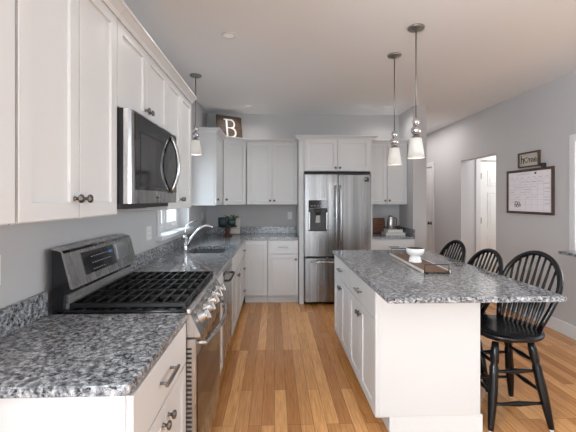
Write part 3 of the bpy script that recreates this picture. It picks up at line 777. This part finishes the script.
# ---------------------------------------------------------------- pendants
def pendant(label, x, y, k=1.0, drop=0):
    c = thing('pendant_lamp', label, 'lamp', (x, y, 2.754), 'glass pendant lamps')
    T = Matrix.Translation((x, y, drop))
    build('canopy', MB().lathe([(.062, 2.7535 - drop), (.064, 2.748 - drop), (.058, 2.738 - drop), (.02, 2.730 - drop), (.006, 2.722 - drop)], 28, T), M_canopy, c)
    build('rod', MB().cyl((x, y, 2.725), (x, y, 2.05 + drop), .005, 10), M_nickel, c)
    build('ball', MB().lathe([(.008, 2.062), (.018, 2.057), (.0255, 2.040), (.027, 2.028), (.0255, 2.016), (.018, 2.0), (.008, 1.995)], 24, T), M_chrome, c)
    build('ball', MB().lathe([(.008, 1.995), (.026, 1.988), (.036, 1.974), (.038, 1.960), (.036, 1.946), (.026, 1.932), (.010, 1.926)], 24, T), M_chrome, c)
    build('socket', MB().lathe([(.010, 1.926), (.028, 1.920), (.030, 1.905), (.030, 1.897)], 24, T), M_nickel, c)
    build('shade', MB().lathe([(.0315, 1.897), (.039, 1.902), (.043, 1.898), (.064, 1.750), (.061, 1.750), (.040, 1.894)], 28, T, False), M_shade, c)
    build('bulb', MB().lathe([(.013, 1.896), (.016, 1.87), (.026, 1.84), (.026, 1.82), (.014, 1.80), (.0005, 1.796)], 16, T), M_shade, c)
    l = bpy.data.lights.new('pendant_bulb', 'POINT'); l.energy = .7; l.shadow_soft_size = .03; l.color = (1, .93, .84)
    o = bpy.data.objects.new('pendant_bulb', l); COL.objects.link(o); o.parent = c; o.location = (0, 0, 1.77 + drop - 2.754)
pendant('pendant lamp with frosted shade over the near end of the island', 1.084, 2.74)
pendant('pendant lamp with frosted shade over the far end of the island, beside the refrigerator', 1.094, 3.27)
pendant('pendant lamp with frosted shade hanging by the window over the sink', -.838, 3.88, 1, .158)

for (x, y, lab) in ((-.366, 2.925, 'round white ceiling light over the aisle in front of the cooktop'), (-.375, 5.12, 'small round white ceiling light near the back wall above the corner cabinets'), (1.626, 5.13, 'small round white ceiling light near the back wall above the nook beside the partition')):
    c = thing('ceiling_light', lab, 'ceiling light', (x, y, 2.754), 'recessed ceiling lights')
    T = Matrix.Translation((x, y, 0))
    build('trim_ring', MB().lathe([(.062, 2.7535), (.062, 2.749), (.050, 2.746), (.040, 2.7475)], 28, T, False), M_trim, c)
    build('lens', MB().lathe([(.041, 2.7475), (.0005, 2.7475)], 28, T, False), M_lens, c)
    l = bpy.data.lights.new('downlight', 'AREA'); l.shape = 'DISK'; l.size = .07; l.energy = 2.2; l.color = (1, .96, .92); l.spread = 2.6
    o = bpy.data.objects.new('downlight', l); COL.objects.link(o); o.parent = c; o.location = (0, 0, -.010)

# ---------------------------------------------------------------- outlets and switches
def outlet(label, T, gangs=1, kind='outlet'):
    """plate centred on local origin, facing -y"""
    w = .07 + .046 * (gangs - 1)
    c = thing('wall_outlet' if kind == 'outlet' else 'light_switch', label, kind, T @ Vector((0, 0, 0)), 'white wall plates')
    build('plate', MB().box(-w / 2, w / 2, -.006, -.0005, -.057, .057, .002, T), M_plast, c)
    for g in range(gangs):
        x = (g - (gangs - 1) / 2) * .046
        if kind == 'outlet':
            r_ = build('receptacle', MB().box(x - .017, x + .017, -.008, -.0062, -.034, .034, .001, T), M_white, c)
            mb = MB()
            for z in (-.019, .019):
                mb.box(x - .008, x - .006, -.0086, -.0081, z - .005, z + .005, 0, T); mb.box(x + .005, x + .007, -.0086, -.0081, z - .005, z + .005, 0, T)
            build('slots', mb, M_slot, r_)
        else:
            build('rocker', MB().box(x - .016, x + .016, -.0095, -.0062, -.033, .033, .002, T), M_white, c)
outlet('double white wall outlet between the range and the window', frame_T((-1.04, 3.03, 1.155), LEFT), 2)
outlet('white wall switch at the picture edge above the near backsplash', frame_T((-1.04, 1.375, 1.165), LEFT), 1, 'switch')
outlet('white wall outlet in the corner beyond the window, above the cake stand', frame_T((-1.04, 5.28, 1.19), LEFT))
outlet('white wall outlet on the back wall beside the refrigerator', frame_T((.235, 5.6, 1.185), BACK))
outlet('white wall outlet above the cutting board in the nook', frame_T((1.475, 5.6, 1.20), BACK))

# ---------------------------------------------------------------- corner decor
c = thing('cake_stand', 'dark round cake stand on a turned wooden foot in the counter corner', 'cake stand', (-.665, 5.16, Z1))
T = Matrix.Translation((-.665, 5.16, Z1 + .0005))
build('foot', MB().lathe([(.065, 0), (.062, .012), (.040, .030), (.030, .055), (.042, .085), (.036, .110), (.045, .128)], 28, T), M_turned, c)
build('plate', MB().lathe([(.12, .1285), (.135, .133), (.138, .142), (.13, .150), (.0005, .150)], 32, T), M_bronze, c)
def pot(label, x, y, r, h):
    c = thing('plant_pot', label, 'pot', (x, y, Z1 + .151))
    T = Matrix.Translation((x, y, Z1 + .151))
    build('pot_body', MB().lathe([(r * .80, 0), (r * .95, .01), (r, h * .5), (r, h), (r * .9, h), (r * .88, h - .015)], 28, T), M_teal, c)
    build('soil', MB().lathe([(r * .885, h - .016), (.0005, h - .014)], 28, T, False), M_slot, c)
    return c
pot('empty dark teal pot on the cake stand', -.735, 5.13, .058, .115)
pot('dark teal pot on the cake stand with the leafy plant growing from it', -.612, 5.15, .062, .092)
c = thing('potted_plant', 'small leafy green plant growing in the dark pot on the cake stand', 'plant', (-.612, 5.15, Z1 + .23))
for i in range(46):
    a = random.uniform(0, 2 * PI); L_ = random.uniform(.07, .14); up = random.uniform(.2, 1.0)
    p0 = Vector((-.612 + .02 * math.cos(a), 5.15 + .02 * math.sin(a), Z1 + .228)); dr_ = Vector((math.cos(a), math.sin(a), up)).normalized()
    p1 = p0 + dr_ * L_ * .6; p2 = p0 + dr_ * L_ + Vector((0, 0, -.012)); sd = dr_.cross(Vector((0, 0, 1))).normalized() * .018
    mb = MB(); mb.tube([p0, p1], .0015, 5); mb.faces([p1, p1 + sd + dr_ * .012, p2, p1 - sd + dr_ * .012], [(0, 1, 2, 3)])
    build('leaf', mb, M_leaf, c)
c = thing('serving_board', 'pale square board leaning behind the cake stand', 'board', (-.60, 5.42, Z1))
Tb = Matrix.Translation((-.565, 5.46, Z1 + .0045)) @ Matrix.Rotation(math.radians(-12), 4, 'X')
build('board', MB().box(-.13, .045, 0, .014, 0, .245, .004, Tb), M_stone, c)
build('stripe', MB().box(-.13, .045, -.0008, -.0003, .08, .086, 0, Tb), M_grey, c)
# letter sign on top of the corner cabinet
c = thing('letter_sign', 'square wooden board with a white letter B leaning on top of the corner cabinet', 'sign', (-.70, 5.32, ZK))
a = Vector((-.855, 5.17, 0)); sgn = math.atan2(.23, .345)
Tb = Matrix.Translation((-.80, 5.17, ZU1 + .012)) @ Matrix.Rotation(sgn, 4, 'Z') @ Matrix.Rotation(math.radians(-9), 4, 'X')
build('board', MB().box(0, .40, .0, .020, 0, .385, .002, Tb), M_signwood, c)
mb = MB()
for k in (1, 2): mb.box(.001, .399, -.0006, -.0001, k * .128 - .0015, k * .128 + .0015, 0, Tb)
build('board_seams', mb, M_slot, c)
Tt = Tb @ Matrix.Translation((.205, -.004, .195)) @ Matrix.Rotation(PI / 2, 4, 'X')
mbB = MB()
def stroke(pts, w_, z0=-.003, z1=.003):
    for i in range(len(pts) - 1):
        a_ = Vector((*pts[i], 0)); b_ = Vector((*pts[i + 1], 0)); d_ = (b_ - a_).normalized(); n_ = Vector((-d_.y, d_.x, 0)) * w_ / 2
        e = d_ * w_ * .25
        q = [a_ - e - n_, b_ + e - n_, b_ + e + n_, a_ - e + n_]
        zz = z0 + i * .00002
        vs = [(p.x, p.y, zz) for p in q] + [(p.x, p.y, z1 + i * .00002) for p in q]
        mbB.faces(vs, [(0, 1, 2, 3), (7, 6, 5, 4), (0, 1, 5, 4), (1, 2, 6, 5), (2, 3, 7, 6), (3, 0, 4, 7)], Tt)
stroke([(-.055, -.125), (-.055, .125)], .026)
stroke([(-.095, .128), (.02, .128)], .015); stroke([(-.095, -.128), (.02, -.128)], .015); stroke([(-.055, .008), (.02, .008)], .013)
stroke([(.02 + .048 * math.sin(t * PI / 8), .068 + .060 * math.cos(t * PI / 8)) for t in range(9)], .022, -.003, .0035)
stroke([(.02 + .062 * math.sin(t * PI / 8), -.060 + .068 * math.cos(t * PI / 8)) for t in range(9)], .024, -.003, .0035)
build('letter', mbB, M_white, c)

# ---------------------------------------------------------------- nook items
c = thing('cutting_board', 'reddish wooden cutting board leaning on the nook wall behind the carafe', 'cutting board', (1.50, 5.5, Z1))
Tb = Matrix.Translation((1.405, 5.525, Z1 + .003)) @ Matrix.Rotation(math.radians(-9), 4, 'X')
build('board', MB().box(0, .30, 0, .018, 0, .235, .006, Tb), M_cherry, c)
build('juice_groove', MB().box(.02, .28, -.0008, -.0003, .212, .216, 0, Tb), M_slot, c)
bk = thing('book', 'pale thick book lying flat in the nook, topmost of its stack under the carafe', 'book', (1.68, 5.24, Z1 + .041), 'books stacked in the nook')
def book(c, x0, x1, y0, y1, z0, z1, m):
    build('cover', MB().box(x0, x1, y0, y1, z0, z0 + .003).box(x0, x1, y0, y1, z1 - .003, z1).box(x0, x0 + .003, y0, y1, z0 + .003, z1 - .003), m, c)
    build('pages', MB().box(x0 + .0035, x1 - .005, y0 + .004, y1 - .004, z0 + .0035, z1 - .0035), M_paper, c)
book(bk, 1.625, 1.85, 5.15, 5.34, Z1 + .041, Z1 + .085, M_stone)
bk = thing('book', 'grey book lying flat on the nook counter, lowest of its stack', 'book', (1.68, 5.24, Z1), 'books stacked in the nook')
book(bk, 1.595, 1.88, 5.13, 5.36, Z1 + .001, Z1 + .040, M_book)
c = thing('carafe', 'brushed metal carafe with a side handle standing on the stacked books', 'carafe', (1.70, 5.25, Z1 + .086))
T = Matrix.Translation((1.70, 5.25, Z1 + .0855))
build('carafe_body', MB().lathe([(.052, 0), (.055, .006), (.052, .10), (.046, .16), (.043, .172), (.047, .182), (.0005, .184)], 28, T), M_ss, c)
build('handle', MB().tube([(1.70 + .045, 5.25, Z1 + .255), (1.70 + .08, 5.25, Z1 + .25), (1.70 + .09, 5.25, Z1 + .20), (1.70 + .08, 5.25, Z1 + .13), (1.70 + .05, 5.25, Z1 + .115)], .006, 8), M_bronze, c)
build('lid', MB().lathe([(.03, .1845), (.028, .197), (.0005, .200)], 20, T), M_bronze, c)
c = thing('sugar_jar', 'small black jar beside the carafe on the nook books', 'jar', (1.765, 5.22, Z1 + .086))
T = Matrix.Translation((1.80, 5.20, Z1 + .0855))
build('jar_body', MB().lathe([(.02, 0), (.024, .01), (.022, .04), (.014, .045)], 18, T), M_bronze, c)
build('lid', MB().lathe([(.0145, .0455), (.0145, .055), (.0005, .058)], 18, T), M_slot, c)

# ---------------------------------------------------------------- wall calendar and sign
XW = XR - .0005
c = thing('wall_calendar', 'large white month calendar board in a dark wooden frame on the far wall', 'calendar', (XR, 4.26, 1.255))
y0, y1, z0, z1 = 3.865, 4.665, 1.258, 1.803
mb = MB(); f_ = .030
mb.box(XW - .022, XW, y0, y1, z0, z0 + f_, .002); mb.box(XW - .022, XW, y0, y1, z1 - f_, z1, .002)
mb.box(XW - .022, XW, y0, y0 + f_, z0 + f_, z1 - f_, .002); mb.box(XW - .022, XW, y1 - f_, y1, z0 + f_, z1 - f_, .002)
build('frame', mb, M_frame, c)
sh = build('sheet', MB().box(XW - .012, XW, y0 + f_ + .0005, y1 - f_ - .0005, z0 + f_ + .0005, z1 - f_ - .0005), M_board, c)
gy0, gy1, gz0, gz1 = y0 + .05, y1 - .05, z0 + .05, z1 - .125
mb = MB()
for i in range(8): yy = gy0 + (gy1 - gy0) * i / 7; mb.box(XW - .0128, XW - .0123, yy - .001, yy + .001, gz0, gz1)
for i in range(7): zz = gz0 + (gz1 - gz0) * i / 6; mb.box(XW - .0128, XW - .0123, gy0, gy1, zz - .001, zz + .001)
build('grid', mb, mat('grid_grey', (.50, .48, .54), .6), sh)
mb = MB(); rnd = random.Random(3)
def squig(yc, zc, wd, ht, n_=9):
    pts = [(XW - .0130, yc + wd * (.5 - i / (n_ - 1)), zc + ht * rnd.uniform(-.5, .5)) for i in range(n_)]
    mb.tube(pts, .0016, 4)
cw, chh = (gy1 - gy0) / 7, (gz1 - gz0) / 6
for i in range(7): squig(gy0 + cw * (i + .5), gz1 + .022, .05, .010)
for (i, j) in ((1, 0), (2, 0), (3, 0), (4, 0), (2, 1), (3, 1), (4, 1), (3, 1.5), (3, 2), (4, 2), (0, .5), (0, 1.3), (0, 2), (0, 3), (0, 3.6), (0, 4.2), (3, 3), (2, 3), (5, 1), (6, 2), (5, 3), (6, 4)):
    squig(gy0 + cw * (i + .5), gz1 - chh * (j + .5), .075, .014)
squig((y0 + y1) / 2 + .08, z1 - .062, .24, .014, 19)
build('handwriting', mb, M_grey, sh)
mb = MB()
for (dy, dz, r_) in ((0, 0, .020), (.045, .004, .022), (.02, -.03, .018), (.06, -.028, .014), (-.022, -.022, .013)):
    mb.tube([(XW - .0135, gy1 - cw * 1.55 + dy - .02 + r_ * math.cos(t * PI / 5), gz0 + chh * 1.25 + dz + r_ * math.sin(t * PI / 5)) for t in range(10)], .0028, 5, True)
build('doodle', mb, M_bronze, sh)
build('magnet', MB().box(XW - .020, XW - .0125, 4.13, 4.155, 1.735, 1.757, .002), M_slot, sh)
# small framed word above it
c = thing('framed_sign', 'small dark-framed word sign standing on top of the calendar frame', 'sign', (XR, 4.255, 1.83))
y0, y1, z0, z1 = 4.075, 4.435, 1.8035, 2.008
z0 = 1.822
mb = MB(); f_ = .018
mb.box(XW - .03, XW, y0, y1, z0, z0 + f_, .002); mb.box(XW - .03, XW, y0, y1, z1 - f_, z1, .002)
mb.box(XW - .03, XW, y0, y0 + f_, z0 + f_, z1 - f_, .002); mb.box(XW - .03, XW, y1 - f_, y1, z0 + f_, z1 - f_, .002)
build('frame', mb, M_frame, c)
sh = build('sheet', MB().box(XW - .014, XW, y0 + f_ + .0005, y1 - f_ - .0005, z0 + f_ + .0005, z1 - f_ - .0005), M_linen, c)
def wallT(y, z): return Matrix(((0, 0, -1, XW - .016), (-1, 0, 0, y), (0, 1, 0, z), (0, 0, 0, 1)))
build('lettering', text_mb('h', .145, wallT(4.365, 1.915), .001), M_bronze, sh)
build('lettering', text_mb('me', .105, wallT(4.185, 1.912), .001), M_bronze, sh)
hp = []
for i in range(28):
    t = 2 * PI * i / 28; hp.append((XW - .016, 4.295 - .0024 * 16 * math.sin(t) ** 3, 1.915 + .0023 * (13 * math.cos(t) - 5 * math.cos(2 * t) - 2 * math.cos(3 * t) - math.cos(4 * t))))
build('heart', MB().tube(hp, .003, 6, True), M_bronze, sh)
tag(build('small_black_box', MB().box(XW - .035, XW - .002, 3.985, 4.035, 1.8035, 1.852, .003), M_slot), 'tiny black box sitting on the calendar frame beside the word sign', 'box')
